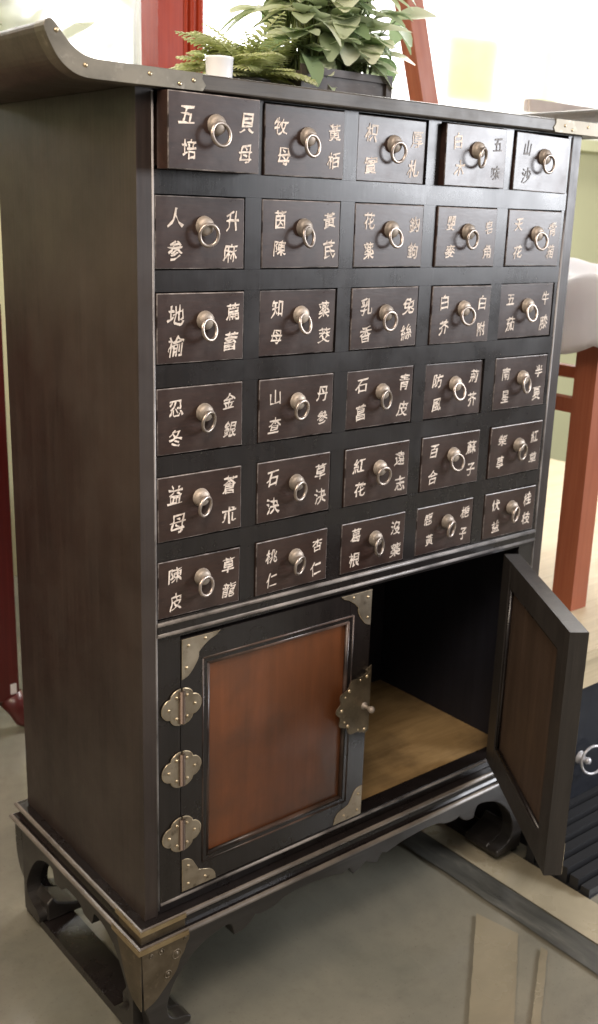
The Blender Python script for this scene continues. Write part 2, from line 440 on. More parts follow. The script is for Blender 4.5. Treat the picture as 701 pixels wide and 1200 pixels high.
fs_ = hs + [(2 * ym - p[0], p[1]) for p in hs[::-1]]
for xa in (AX0 + .0003, AX1 - .0243):
    bm = BM(); strip(bm, fs_, xa, xa + .024, 'x'); base_part('side_apron', bm, apron_wood)
# hoof blocks at the foot of each corner: solid scrolled feet
for mx in (0, 1):
    for my in (0, 1):
        bm = BM()
        pts = [(AX0 + .014, -1.0312), (.0375, -1.0312), (.0385, -1.021), (.0315, -1.0163), (.0215, -1.0143), (.0105, -1.0103), (AX0 + .033, -1.002), (AX0 + .0250, -.990), (AX0 + .013, -1.0)]
        pts = [(xx(p[0], mx), p[1]) for p in pts]
        ya, yb = AY0 + .0242, .062
        if my: ya, yb = 2 * ym - yb, 2 * ym - ya
        prism(bm, pts, ya, yb, 'y'); bevel_all(bm, .003, 2)
        base_part('foot', bm, apron_wood)
# ground runners joining the feet front to back
for mx in (0, 1):
    bm = BM(); a, c = sorted((xx(AX0 + .008, mx), xx(.020, mx)))
    box(bm, a, c, AY0 + .012, AY1 - .012, -Z0 + .0005, -1.0316); bevel_all(bm, .003, 2)
    base_part('floor_runner', bm, lacquer)
# brass corner plates of the base, embossed
def corner_guard(mx):
    bm = BM()
    fx = AX0 + .0002
    outl = [(fx, -.8782), (.036, -.8782), (.034, -.890), (.030, -.896), (.027, -.905), (.020, -.915), (.017, -.925), (.012, -.934), (-.004, -.950), (-.020, -.965), (fx + .003, -.972)]
    pf = smooth_poly(outl, 3, True, (0, 1, 10))
    pf = [(xx(p[0], mx), p[1]) for p in pf]
    prism(bm, pf, -O - .0014, -O - .0002, 'y')
    side = [(-O - .0006, -.8782), (.048, -.8782), (.046, -.890), (.040, -.905), (.030, -.930), (.020, -.950), (.006, -.966), (-O - .0006, -.972)]
    ps = smooth_poly(side, 3, True, (0, 1, 7))
    xa, xb = (AX0 - .0013, AX0 - .0001) if not mx else (AX1 + .0001, AX1 + .0013)
    prism(bm, ps, xa, xb, 'x')
    for cx, cz, r in ((.014, -.905, .0070), (.000, -.931, .0055), (-.026, -.890, .0026), (.028, -.886, .0022), (-.010, -.890, .004)):
        c = (xx(cx, mx), -O - .0012, cz)
        torus(bm, c, r, .0010, (0, -1, 0), 16, 6); lathe(bm, [(r * .6, 0), (r * .45, .001), (0, .0016)], c, (0, -1, 0), 10)
    base_part('corner_guard', bm, guard_metal)
    bm = BM()       # thin sheet wrapped over the mouldings at the corner
    def cs(out, z0, z1, ln):
        x0 = AX0 + O - out - .0009
        a, c = sorted((xx(x0, mx), xx(.030, mx)))
        box(bm, a, c, -out - .0009, -out + .001, z0, z1)
        a, c = sorted((xx(x0, mx), xx(x0 + .002, mx)))
        box(bm, a, c, -out + .0010, ln, z0, z1)
    cs(.0140, -.8685, -.8556, .045); base_part('corner_strap', bm, guard_metal); bm = BM()
    cs(.0168, -.8540, -.8474, .05); cs(.0232, -.8770, -.8697, .05)
    base_part('corner_strap', bm, strap_metal)
corner_guard(0); corner_guard(1)

# ------------------------------------------------------------------ lettering
TXT = {
 (1,1): '五培貝母', (1,2): '牧母黃栢', (1,3): '枳實厚札', (1,4): '白木五味', (1,5): '山沙',
 (2,1): '人参升麻', (2,2): '茵陳黃芪', (2,3): '花薬鈎鉤', (2,4): '嬰麥皂角', (2,5): '天花青葙',
 (3,1): '地榆萹蓄', (3,2): '知母薬茭', (3,3): '乳香兔絲', (3,4): '白芥白附', (3,5): '五茄牛膝',
 (4,1): '忍冬金銀', (4,2): '山查丹參', (4,3): '石菖青皮', (4,4): '防風荊芥', (4,5): '南星半夏',
 (5,1): '益母蒼朮', (5,2): '石決草決', (5,3): '紅花遠志', (5,4): '百合蘇子', (5,5): '柴草紅草',
 (6,1): '陳皮草龍', (6,2): '桃仁杏仁', (6,3): '葛根沒薬', (6,4): '鹿黃梔子', (6,5): '伏益桂枝'}
chars = sorted(set(''.join(TXT.values())))
tmp = {}
for ch in chars:
    cu = bpy.data.curves.new('glyph', 'FONT'); cu.body = ch; cu.size = 1.0; cu.resolution_u = 3
    cu.align_x = 'CENTER'; cu.offset = .0
    o = bpy.data.objects.new('glyph', cu); COL.objects.link(o); tmp[ch] = o
bpy.context.view_layer.update()
dg = bpy.context.evaluated_depsgraph_get()
GL = {}
for ch, o in tmp.items():
    me = bpy.data.meshes.new_from_object(o.evaluated_get(dg))
    vs = [tuple(v_.co) for v_ in me.vertices]; fs = [tuple(p.vertices) for p in me.polygons]
    if vs:
        ax = [v_[0] for v_ in vs]; ay = [v_[1] for v_ in vs]
        cx, cy = (min(ax) + max(ax)) / 2, (min(ay) + max(ay)) / 2
        GL[ch] = ([(v_[0] - cx, v_[1] - cy) for v_ in vs], fs)
    bpy.data.meshes.remove(me)
for o in tmp.values():
    cu = o.data; bpy.data.objects.remove(o); bpy.data.curves.remove(cu)
def put_char(bm, ch, cx, cz, size, y, rnd):
    if ch not in GL: return
    vs, fs = GL[ch]
    sh = rnd.uniform(.02, .14); ro = rnd.uniform(-.07, .07); sx = rnd.uniform(.86, 1.02); sz = rnd.uniform(.92, 1.1)
    p1, p2, p3 = rnd.uniform(0, 6), rnd.uniform(0, 6), rnd.uniform(0, 6)
    out = []
    for x, z in vs:
        dx = .025 * sin(6.0 * z + p1) + .024 * sin(17 * x + 9 * z + p2) + .018 * sin(41 * z - 23 * x + p3)
        dz = .025 * sin(5.5 * x + p2) + .024 * sin(15 * z - 8 * x + p1) + .018 * sin(37 * x + 29 * z + p3) + .07 * x
        x2 = (x + dx) * sx; z2 = (z + dz) * sz
        x2 += sh * z2
        a, b_ = cos(ro), sin(ro)
        out.append(bm.verts.new((cx + size * (x2 * a - z2 * b_), y, cz + size * (x2 * b_ + z2 * a))))
    for f in fs: bm.faces.new([out[i] for i in f])
    # the brush leaves a broad stroke: the same strokes again, a little to the side and a hair nearer
    for k_, (ox, oz) in enumerate(((.018, .005), (.005, -.019))):
        o2 = [bm.verts.new((v_.co.x + size * ox, y - .00012 * (k_ + 1), v_.co.z + size * oz)) for v_ in out]
        for f in fs: bm.faces.new([o2[i] for i in f])

# ------------------------------------------------------------------ drawers
DRAW = {}
pull_mesh = None
offs = {(1,1): -.027, (1,4): -.009, (1,5): -.003, (1,2): -.002, (2,4): -.002, (3,2): .0035, (5,1): -.001}
for r, (zt_, h) in enumerate(rows, 1):
    for c in range(1, 6):
        rnd = random.Random(r * 31 + c * 7)
        dy = offs.get((r, c), rnd.uniform(-.0016, .0030))
        w = DW + rnd.uniform(-.0006, .0006)
        bm = BM(); vs, fs = box(bm, 0, w, 0, .022, 0, h)
        front = [e for e in bm.edges if all(v_.co.y < 1e-6 for v_ in e.verts)]
        bevel_all(bm, .0011, 2, 1, front)
        # the drawer box behind its front
        box(bm, .006, w - .006, .0222, .30, .004, .010); box(bm, .006, .014, .0222, .30, .0102, h - .012)
        box(bm, w - .014, w - .006, .0222, .30, .0102, h - .012); box(bm, .0142, w - .0142, .29, .30, .0102, h - .012)
        tilt = (rnd.uniform(-.009, .009), rnd.uniform(-.009, .009), rnd.uniform(-.009, .009))
        if (r, c) == (1, 4): tilt = (-.010, -.004, .006)
        if (r, c) == (1, 5): tilt = (-.012, .016, .004)
        if (r, c) == (1, 1): tilt = (0, .003, .008)
        x0 = (c - 1) * PX + (rnd.uniform(-.0006, .0006))
        zoff = .003 if (r, c) in ((1, 1), (1, 4)) else 0
        d = obj('drawer', bm, [drawer_wood, worn_edge], chest, loc=(x0 - ROOT[0], dy - ROOT[1], zt_ - h - ROOT[2] + (0 if r > 1 else -.0008)), rot=tilt)
        DRAW[(r, c)] = d
        # lettering
        t_ = TXT[(r, c)]
        j = lambda: rnd.uniform(-.0022, .0022)
        sz = (.0222 if c < 4 else .0205) * rnd.uniform(.93, 1.08)
        slots = [(.205, .715), (.215, .27), (.850, .70), (.850, .26)]
        for k_ in range(0, len(t_), 2):         # each column of two characters is its own piece of lettering
            bm = BM()
            for (fx, fz), ch in list(zip(slots, t_))[k_:k_ + 2]:
                put_char(bm, ch, w * fx + j(), h * fz + j(), sz, -.0004, rnd)
            obj('lettering', bm, letter_washed if (r, c) == (1, 5) or ((r, c) == (1, 4) and k_) else letter_paint, d)
        # pull: boss + ring
        px, pz = w * (.515 + rnd.uniform(-.02, .02)), h * (.60 + rnd.uniform(-.02, .02))
        bm = BM()
        lathe(bm, [(0, 0), (.0113, 0), (.0116, .0012), (.0109, .0020), (.0107, .0040), (.0102, .0060), (.0085, .0079), (.0055, .0092), (.0023, .0097), (0, .0098)], (px, -.0002, pz), (0, -1, -.04), 22)
        obj('pull_boss', bm, boss_metal, d)
        bm = BM()
        yaw = rnd.uniform(-.12, .42)
        torus(bm, (px + .0002, -.0108, pz - .0102), .0122, .00215, (sin(yaw), -cos(yaw), rnd.uniform(-.15, .25)), 30, 10)
        obj('pull_ring', bm, ring_metal, d)
DRAW[(1, 1)]['label'] = 'top left corner drawer pulled slightly out'
DRAW[(1, 4)]['label'] = 'top row drawer standing slightly proud of the frame'
DRAW[(1, 5)]['label'] = 'top right corner drawer with lettering washed out by glare'

# ------------------------------------------------------------------ doors
DWD, DH, DT = .3320, .3745, .026
def soft_front(bm, y, d=.00045):
    es = [e for e in bm.edges if all(abs(v_.co.y - y) < 1e-6 for v_ in e.verts)]
    bmesh.ops.bevel(bm, geom=es, offset=d, segments=1, affect='EDGES', material=1, clamp_overlap=True)
def plate(bm, pts, y0, y1, mx=False, ox=0, oz=0, fz=1):
    p = [((-a if mx else a) + ox, b_ * fz + oz) for a, b_ in pts]
    prism(bm, p, y0, y1, 'y'); soft_front(bm, y0)
def nail(bm, x, y, z, r=.0022, mi=0):
    lathe(bm, [(r, 0), (r * .9, r * .35), (r * .5, r * .65), (0, r * .75)], (x, y, z), (0, -1, 0), 10, mi)
def quatre(a, b_, k=4, n=40, half_=None):
    out = []
    for i in range(n):
        th = 2 * pi * i / n
        rr = .80 + .20 * abs(cos(2 * th)) ** .7
        out.append((a * rr * cos(th), b_ * rr * sin(th)))
    return out
def make_door(sgn, inner):
    """door in its own frame: hinge edge at x=0, free edge at x=sgn*DWD, outer face at y=0"""
    def X(a): return sgn * a
    def bx(bm, a, b_, *r, **k):
        a, b_ = sorted((X(a), X(b_))); return box(bm, a, b_, *r, **k)
    fw, fz0, fz1 = .041, .041, .333
    bm = BM()
    bx(bm, 0, fw, 0, DT, 0, DH); bx(bm, DWD - fw, DWD, 0, DT, 0, DH)
    bx(bm, fw + .0002, DWD - fw - .0002, .0004, DT - .0004, 0, fz0); bx(bm, fw + .0002, DWD - fw - .0002, .0004, DT - .0004, fz1, DH)
    bevel_all(bm, .0016, 2, 1)
    d = obj('door', bm, [lacquer if not inner else sheen_door, lacquer if not inner else worn_soft], chest)
    bm = BM(); bx(bm, fw - .003, DWD - fw + .003, .0062, DT - .009, fz0 - .003, fz1 + .003)
    obj('panel', bm, [panel_wood if not inner else inner_panel_wood], d)
    for side in (0, 1):
        bm = BM()
        y = .0034 if not side else DT - .0050
        a0, a1, z0, z1 = X(fw + .002), X(DWD - fw - .002), fz0 + .002, fz1 - .002
        for p, q in (((a0, y, z0), (a1, y, z0)), ((a1, y, z0), (a1, y, z1)), ((a1, y, z1), (a0, y, z1)), ((a0, y, z1), (a0, y, z0))):
            tube(bm, [p, q], .0034, 10)
        if not side:
            e = .0065
            for p, q in (((X(fw - e), .0006, fz0 - e), (X(DWD - fw + e), .0006, fz0 - e)), ((X(DWD - fw + e), .0006, fz0 - e), (X(DWD - fw + e), .0006, fz1 + e)),
                         ((X(DWD - fw + e), .0006, fz1 + e), (X(fw - e), .0006, fz1 + e)), ((X(fw - e), .0006, fz1 + e), (X(fw - e), .0006, fz0 - e))):
                tube(bm, [p, q], .0016, 8)
        obj('panel_moulding', bm, panel_edge if not side else lacquer, d)
    # corner plates
    A = [(0, 0), (.060, 0), (.053, -.0055), (.044, -.009), (.034, -.0155), (.0265, -.0225), (.0255, -.031), (.019, -.042), (.010, -.052), (0, -.056)]
    B = [(0, 0), (.056, 0), (.054, .010), (.046, .019), (.035, .0225), (.0275, .025), (.0225, .034), (.016, .045), (.007, .050), (0, .050)]
    ap = smooth_poly(A, 3, True, (0, 1, 5, 9)); bp = smooth_poly(B, 3, True, (0, 1, 5, 9))
    for (poly, ox, oz, mx_, nails) in (
            (ap, X(.0010), DH - .0008, sgn < 0, ((.010, -.010), (.036, -.0055), (.007, -.040))),
            (bp, X(.0010), .0008, sgn < 0, ((.010, .010), (.010, .038), (.038, .010))),
            (ap, X(DWD - .0010), DH - .0008, sgn > 0, ((.008, -.010), (.036, -.0055), (.007, -.042))),
            (bp, X(DWD - .0010), .0008, sgn > 0, ((.008, .010), (.008, .038), (.036, .010)))):
        bm = BM(); plate(bm, poly, -.0012, -.0002, mx_, ox, oz)
        for a, b_ in nails: nail(bm, ox + (-a if mx_ else a), -.0012, oz + b_, .0022, 1)
        obj('corner_plate', bm, [brass, brass_bright], d)
    # hinges: pairs of cloud-shaped leaves with a knuckle between
    for zc in (.2810, .1905, .0930):
        bm = BM()
        q = quatre(.0310, .0265)
        for s_ in (1, -1):
            half_ = [p for p in q if p[0] * s_ > .0012]
            half_.sort(key=lambda p: math.atan2(p[1], abs(p[0])))
            pl = [(.0012 * s_, half_[0][1])] + half_ + [(.0012 * s_, half_[-1][1])]
            prism(bm, [(X(p[0]), p[1] + zc) for p in pl], -.0016 - .0010, -.0010, 'y'); soft_front(bm, -.0026)
            for a, b_ in ((.020, 0), (.008, .015), (.008, -.015)):
                nail(bm, X(a * s_), -.0026, zc + b_, .0023, 1)
        lathe(bm, [(0, -.0225), (.0046, -.0225), (.0046, .0225), (0, .0225)], (0, -.0024, zc), (0, 0, 1), 12, 2)
        obj('hinge', bm, [brass, brass_bright, hinge_dark], d)
    # scalloped lock plate on the free edge
    bm = BM(); pts = []
    zc, n = .196, 44
    for i in range(n + 1):
        th = -pi / 2 + pi * i / n
        rr = 1 + .055 * cos(13 * th) - .05 * (abs(th) > 1.35)
        pts.append((.064 * rr * cos(th), .0500 * rr * sin(th)))
    pts = [(0, pts[0][1])] + pts[1:-1] + [(0, .060), (0, .0)]
    pts = [p for i, p in enumerate(pts) if i == 0 or p != pts[i - 1]]
    pts.insert(-2, (.006, .056))
    if inner: prism(bm, [(X(DWD - .004 - p[0]), p[1] + zc) for p in pts], -.0018, -.0002, 'y'); obj('lock_plate', bm, [brass, brass_bright], d); return d
    prism(bm, [(X(DWD - .0008 - p[0]), p[1] + zc) for p in pts], -.0078, -.0062, 'y')
    prism(bm, [(X(DWD - .0008 - p[0] * .9), p[1] * .9 + zc) for p in pts if p[0] < .038], -.0062, -.0002, 'y')
    for k_ in (0, 1, 3, 4, 6, 8, 9, 11, 12):
        th = -1.42 + 2.84 * k_ / 12
        nail(bm, X(DWD - .0008 - .056 * cos(th)), -.0078, zc + .044 * sin(th), .0018 + .0012 * (k_ % 3 == 0), 1)
    obj('lock_plate', bm, [lock_metal, brass_bright], d)
    bm = BM()
    lathe(bm, [(0, 0), (.0060, 0), (.0060, .0012), (.0034, .0022), (.0028, .0105), (.0046, .0130), (.0054, .0160), (.0046, .0190), (.002, .0208), (0, .0212)], (X(DWD - .012), -.0078, zc - .004), (0, -1, 0), 16)
    obj('knob', bm, boss_metal, d)
    return d
worn_soft = wear_shine_mat('rubbed door edge', (.05, .045, .042), (.17, .155, .14), .36, .70, 12)
panel_edge = wear_shine_mat('panel moulding with highlights', (.016, .010, .008), (.16, .10, .075), .44, .72, 8)  # pale patches put the moulding's highlights into the colour
hinge_dark = plain('hinge knuckle', (.075, .05, .035), .4, .6)
dl = make_door(1, False); dl.location = Vector((.0335, .0008, -.8268)) - Vector(ROOT)
dr = make_door(-1, True); dr.location = Vector((.6790, -.0150, -.8268)) - Vector(ROOT); dr.rotation_euler = (0, 0, radians(55.5))
dr['label'] = 'right door standing half open, dull inner panel showing'
dl['label'] = 'closed left door with red brown panel and brass fittings'

# ------------------------------------------------------------------ setting
def struct(name, bm, m_):
    o = obj(name, bm, m_); o['kind'] = 'structure'; return o
bm = BM(); vs = [bm.verts.new(p) for p in ((-6, -6, 0), (9, -6, 0), (9, 6, 0), (-6, 6, 0))]; bm.faces.new(vs); struct('floor', bm, floor_mat)
bm = BM()
n = 60
A = []; 
for i in range(n + 1):
    y = -2.2 + 2.9 * i / n; rj = random.uniform(-.0015, .0015)
    A.append((bm.verts.new((.601 + rj, y, .004)), bm.verts.new((.656 + random.uniform(-.002, .002), y, .004))))
for a, b_ in zip(A, A[1:]): bm.faces.new((a[0], a[1], b_[1], b_[0]))
struct('floor_seam', bm, dark_strip)
bm = BM(); vs = [bm.verts.new(p) for p in ((.659, -2.2, .0042), (.745, -2.2, .0042), (.745, .7, .0042), (.659, .7, .0042))]; bm.faces.new(vs); struct('floor_strip', bm, stone)

m, t, b = nt('painted floor reflection'); reflection_paint = m  # reflections on the floor, painted as pale strips
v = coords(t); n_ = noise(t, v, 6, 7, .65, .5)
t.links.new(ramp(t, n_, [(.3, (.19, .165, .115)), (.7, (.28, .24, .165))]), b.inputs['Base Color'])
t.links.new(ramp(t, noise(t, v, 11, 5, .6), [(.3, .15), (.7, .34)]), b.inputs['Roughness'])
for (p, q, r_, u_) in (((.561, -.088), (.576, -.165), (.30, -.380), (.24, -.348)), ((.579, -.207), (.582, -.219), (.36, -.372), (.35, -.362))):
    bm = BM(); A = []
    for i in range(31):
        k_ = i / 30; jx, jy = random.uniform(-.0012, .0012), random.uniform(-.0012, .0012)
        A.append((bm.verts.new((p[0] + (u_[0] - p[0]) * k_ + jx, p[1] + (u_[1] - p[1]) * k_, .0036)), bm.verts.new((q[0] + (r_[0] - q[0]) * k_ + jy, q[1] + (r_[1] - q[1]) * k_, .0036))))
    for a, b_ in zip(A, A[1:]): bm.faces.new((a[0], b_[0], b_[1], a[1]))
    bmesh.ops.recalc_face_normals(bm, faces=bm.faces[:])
    struct('floor_reflection', bm, reflection_paint)

# back wall with a wide window
WY = 1.9
bm = BM()
SZ = Z0 + .41
box(bm, -4, 7, WY, WY + .15, 0, SZ); box(bm, -4, 7, WY, WY + .15, SZ + 1.6, SZ + 2.2)
box(bm, -4, -.6, WY, WY + .15, SZ, SZ + 1.6); box(bm, 5.2, 7, WY, WY + .15, SZ, SZ + 1.6)
o = obj('room_wall', bm, wall_paint); tag(o, 'pale yellow green wall under the bright window behind the cabinet', 'wall')
win = thing('window', 'wide overexposed window in the wall behind the cabinet', 'window', (2.3, WY, SZ))
bm = BM(); box(bm, -2.95, 2.95, -.07, .0, -.045, .0); bevel_all(bm, .005, 2); obj('sill', bm, wall_paint, win)
bm = BM()
for x in (-2.88, -1.14, 1.55, 2.88): box(bm, x - .02, x + .02, .05, .10, .0405, 1.56)
box(bm, -2.9, 2.9, .04, .11, 0, .04); box(bm, -2.9, 2.9, .04, .11, 1.5605, 1.6); obj('frame', bm, white_paint, win)
bm = BM(); box(bm, .70, 1.5285, .055, .095, .10, .15); obj('cross_rail', bm, sill_paint, win)
bm = BM(); box(bm, -2.88, 2.88, .073, .077, .0402, 1.5603); obj('pane', bm, frosted, win)
bm = BM(); box(bm, -8, 14, 4.8, 4.82, -1, 7); o = struct('sky', bm, sky_mat)
# sheets hanging in the window
def sheet(x0, x1, z0, z1, y, mat_, label):
    bm = BM(); n = 24; rows_ = []
    for i in range(n + 1):
        x = x0 + (x1 - x0) * i / n; dy = .012 * sin(i * .9) + .006 * sin(i * 2.3)
        rows_.append([bm.verts.new((x, y + dy, z)) for z in (z0, (z0 + z1) / 2, z1)])
    for a, b_ in zip(rows_, rows_[1:]):
        for k in range(2): f = bm.faces.new((a[k], b_[k], b_[k + 1], a[k + 1])); f.smooth = True
    bmesh.ops.solidify(bm, geom=bm.faces[:], thickness=.002)
    return tag(obj('curtain', bm, mat_), label, 'curtain')
sheet(2.66, 2.98, Z0 + .54, Z0 + .80, WY + .24, yellow_sheet, 'yellow cloth panel hanging beyond the bright window')
sheet(3.26, 3.42, Z0 + .54, Z0 + .86, WY + .24, lime_sheet, 'narrow pale lime cloth strip hanging beyond the window at right')
# trees outdoors
def leaf(bm, p, d, nrm, L, W, curl=.2, seg=4):
    d = Vector(d).normalized(); nrm = Vector(nrm); s = d.cross(nrm)
    s = s.normalized() if s.length > 1e-5 else d.orthogonal().normalized()
    nrm = s.cross(d).normalized(); p = Vector(p); prev = None
    for i in range(seg + 1):
        f = i / seg; wd = W * sin(pi * (f * .9 + .06)) ** .8 * .5
        c = p + d * L * f - nrm * curl * L * f * f
        cur = (bm.verts.new(c - s * wd + nrm * wd * .25), bm.verts.new(c), bm.verts.new(c + s * wd + nrm * wd * .25))
        if prev:
            for k in (0, 1):
                fc = bm.faces.new((prev[k], prev[k + 1], cur[k + 1], cur[k])); fc.smooth = True
        prev = cur
def tree(x, y, zb, h, r, seed, label):
    rnd = random.Random(seed)
    tr = thing('tree', label, 'tree', (x, y, zb), 0, 'trees outside the window')
    bm = BM(); tube(bm, [(0, 0, 0), (.05, 0, h * .4), (0, .05, h * .8)], [.07, .05, .02], 8); obj('trunk', bm, stem_mat, tr)
    bm = BM()
    cl = [(rnd.gauss(0, r * .55), rnd.gauss(0, r * .4), h * rnd.uniform(.35, 1.05), rnd.uniform(.12, .3) * r) for _ in range(26)]
    for cx, cy, cz, cr in cl:
        for _ in range(34):
            d = Vector((rnd.gauss(0, 1), rnd.gauss(0, 1), rnd.gauss(0, 1)))
            leaf(bm, Vector((cx, cy, cz)) + d * cr * .7, d, (rnd.random() - .5, rnd.random() - .5, 1), .13, .07, .2, 3)
    obj('crown', bm, out_leaf, tr)
tree(.90, 2.5, 0, 1.72, .42, 3, 'pale sunlit tree outside the window at upper left')
tree(4.3, 3.0, 0, 2.2, .45, 5, 'pale tree outside the window at far right')

# plants on top of the cabinet
TOPZ = Z0 + .2172
pl = thing('planter', 'dark wooden planter box with broad green leaves on top of the cabinet', 'potted plant', (.45, .245, TOPZ))
bm = BM(); box(bm, -.085, .085, -.045, -.037, .0005, .052); box(bm, -.085, .085, .037, .045, .0005, .052)
box(bm, -.085, -.077, -.0368, .0368, .0005, .052); box(bm, .077, .085, -.0368, .0368, .0005, .052); box(bm, -.0768, .0768, -.0368, .0368, .0005, .008)
box(bm, -.089, -.077, -.049, -.0452, .0005, .060); box(bm, .077, .089, -.049, -.0452, .0005, .060); box(bm, -.0768, .0768, -.049, -.0452, .048, .058); bevel_all(bm, .001, 1)
obj('box', bm, grey_wood, pl)
bm = BM(); box(bm, -.0765, .0765, -.0365, .0365, .0082, .044); obj('soil', bm, soil, pl)
rnd = random.Random(11)
bm = BM(); bs = BM()
for i in range(170):
    a = rnd.uniform(0, 2 * pi); base_ = Vector((rnd.uniform(-.074, .070), rnd.uniform(-.025, .025), .044))
    sp = rnd.uniform(.01, .06); hh = rnd.uniform(.02, .21)
    tip = base_ + Vector((cos(a) * sp, sin(a) * sp * .7, hh))
    mid = base_ + Vector((cos(a) * sp * .3, sin(a) * sp * .2, hh * .7))
    tube(bs, [base_, mid, tip], [.0022, .0018, .001], 5)
    for q in range(rnd.choice((1, 2, 3))):
        aa = a + rnd.uniform(-.9, .9)
        leaf(bm, tip, (cos(aa), sin(aa), rnd.uniform(-.5, .5)), (rnd.uniform(-.3, .3), rnd.uniform(-.6, .1), 1), rnd.uniform(.04, .068), rnd.uniform(.028, .048), rnd.uniform(.1, .5), 5)
obj('foliage', bm, broad_leaf, pl); obj('stems', bs, stem_mat, pl)

fr = thing('fern', 'light green feathery fern drooping beside the planter on the cabinet top', 'potted plant', (.305, .25, TOPZ))
bm = BM(); lathe(bm, [(0, .0005), (.024, .0005), (.027, .004), (.033, .034), (.035, .036), (.031, .037), (.028, .032), (0, .030)], (0, 0, 0), (0, 0, 1), 24); obj('pot', bm, plain('dark pot', (.06, .055, .05), .4), fr)
bm = BM()
for i in range(64):
    a = rnd.uniform(0, 2 * pi); L = rnd.uniform(.07, .125); up_ = rnd.uniform(.3, 1.7)
    d = Vector((cos(a), sin(a) * .75, up_)).normalized()
    p = Vector((rnd.uniform(-.02, .02), rnd.uniform(-.02, .02), .034)); step = L / 14
    for k_ in range(14):
        d = (d + Vector((0, 0, -.075))).normalized(); p2 = p + d * step
        s = d.cross(Vector((0, 0, 1))).normalized()
        ll = .030 * sin(pi * (k_ + 1.5) / 16)
        for sg in (1, -1):
            leaf(bm, p, s * sg + d * .6, (0, 0, 1), ll, .009, .2, 3)
        tube(bm, [p, p2], .0009, 4); p = p2
obj('fronds', bm, fern_leaf, fr)
bm = BM(); lathe(bm, [(0, .0005), (.013, .0005), (.0150, .002), (.0168, .020), (.0178, .040), (.0186, .0415), (.0178, .043), (.0160, .0415), (.0150, .020), (0, .006)], (0, 0, 0), (0, 0, 1), 28)
o = obj('white_cup', bm, glaze, loc=(.178, .135, TOPZ)); tag(o, 'small white cup in front of the fern on the cabinet top', 'cup')

# red post and leaning plank behind
post = thing('wooden_post', 'upright red lacquered post with grooved moulding behind the cabinet top', 'post', (.520, .78, 0))
bm = BM(); box(bm, -.054, .000, -.03, .03, .0005, 2.3); box(bm, .0005, .054, -.018, .03, .0005, 2.3); bevel_all(bm, .004, 2); obj('shaft', bm, red_lacquer, post)
bm = BM()
for x in (.010, .026, .045): tube(bm, [(x, -.019, .05), (x, -.019, 2.28)], .006, 8)
obj('reeding', bm, red_lacquer, post)
bm = BM(); box(bm, -.024, .024, -.022, .022, 0, 1.95); bevel_all(bm, .004, 2)
o = obj('leaning_plank', bm, orange_wood, loc=(1.668, .80, .012), rot=(0, radians(-18.3), 0)); tag(o, 'red brown plank leaning behind the plants at the right', 'plank')

# red cabinet at the far left with dark claw feet
rc = thing('red_cabinet', 'deep red cabinet on dark curved feet behind the left side', 'cabinet', (-.182, 1.18, 0))
bm = BM(); box(bm, -.5, .41, -.22, .22, .075, .93); bevel_all(bm, .006, 2); obj('body', bm, deep_red, rc)
for x in (-.46, .395):
    for y in (-.2, .2):
        bm = BM(); tube(bm, [(x, y, .075), (x + .012, y - .012, .045), (x + .02, y - .02, .02), (x + .035, y - .035, .012)], [.03, .022, .018, .012], 10); obj('foot', bm, deep_red, rc)
bm = BM()
def spiral(cx, cz, r0, turns, ph, sg=1):
    return [(cx + sg * (r0 * (1 - k_ / 40)) * cos(ph + turns * 2 * pi * k_ / 40), 0, cz + (r0 * (1 - k_ / 40)) * sin(ph + turns * 2 * pi * k_ / 40)) for k_ in range(36)]
for cx, cz, r0, ph, sg in ((.0, .06, .05, 0, 1), (.0, .19, .05, 3.0, -1), (.03, .27, .035, 1.5, 1)):
    tube(bm, spiral(cx, cz, r0, 1.3, ph, sg), .009, 8)
tube(bm, [(0.05, 0, .0), (.05, 0, .08), (.045, 0, .15), (.03, 0, .32)], .008, 8)
o = obj('scroll_ornament', bm, iron, loc=(.212, 1.10, .93)); tag(o, 'black scrolled ironwork standing on the red cabinet', 'ironwork')
bm = BM(); box(bm, -.006, .008, -.001, .0, -.012, .012); o = obj('paper_tag', bm, paper, loc=(.2135, .9585, .10)); tag(o, 'small white paper tag on the red cabinet', 'tag')

# low blue-black chest at the right with pale top
lc = thing('low_chest', 'low blue black chest with steel ring pull and pale beige top', 'chest', (1.40, .26, 0))
X0 = .886 - 1.40; X1 = .62; Y0 = -.28; Y1 = .34
bm = BM(); box(bm, X0, X1, Y0, Y1, .065, .305); bevel_all(bm, .003, 2); obj('body', bm, navy, lc)
bm = BM(); box(bm, X0 - .02, X1, Y0 - .012, Y1, .3052, .368); bevel_all(bm, .002, 1); obj('apron', bm, beige_wood, lc)
bm = BM(); box(bm, X0 - .06, X1 + .05, Y0 - .024, Y1 + .9, .3682, .386); bevel_all(bm, .002, 2); obj('top', bm, beige_wood, lc)
bm = BM()
for i in range(6):
    box(bm, X0 - .137, X1, Y0 - .012 - .024 * (i + 1), Y0 - .012 - .024 * i - .006, .003, .060 - .0085 * i)
box(bm, X0 - .137, X1, Y0 - .158, Y0 - .0125, .0005, .0028); box(bm, X0 - .10, X1, Y0 - .012, Y1, .0005, .0645); bevel_all(bm, .001, 1)
obj('ribbed_plinth', bm, black_rib, lc)
pull = BM(); c0 = (.915 - 1.40, Y0 - .016, .150)
lathe(pull, [(0, 0), (.013, 0), (.012, .004), (.006, .007), (.0055, .014), (.0075, .018), (.005, .023), (0, .024)], (c0[0] - .006, Y0, c0[2]), (0, -1, 0), 18)
obj('ring_boss', pull, steel, lc)
bm = BM(); torus(bm, (c0[0] + .012, Y0 - .018, c0[2] - .004), .0275, .0026, (-.25, -1, .1), 40, 10); obj('ring_pull', bm, steel, lc)

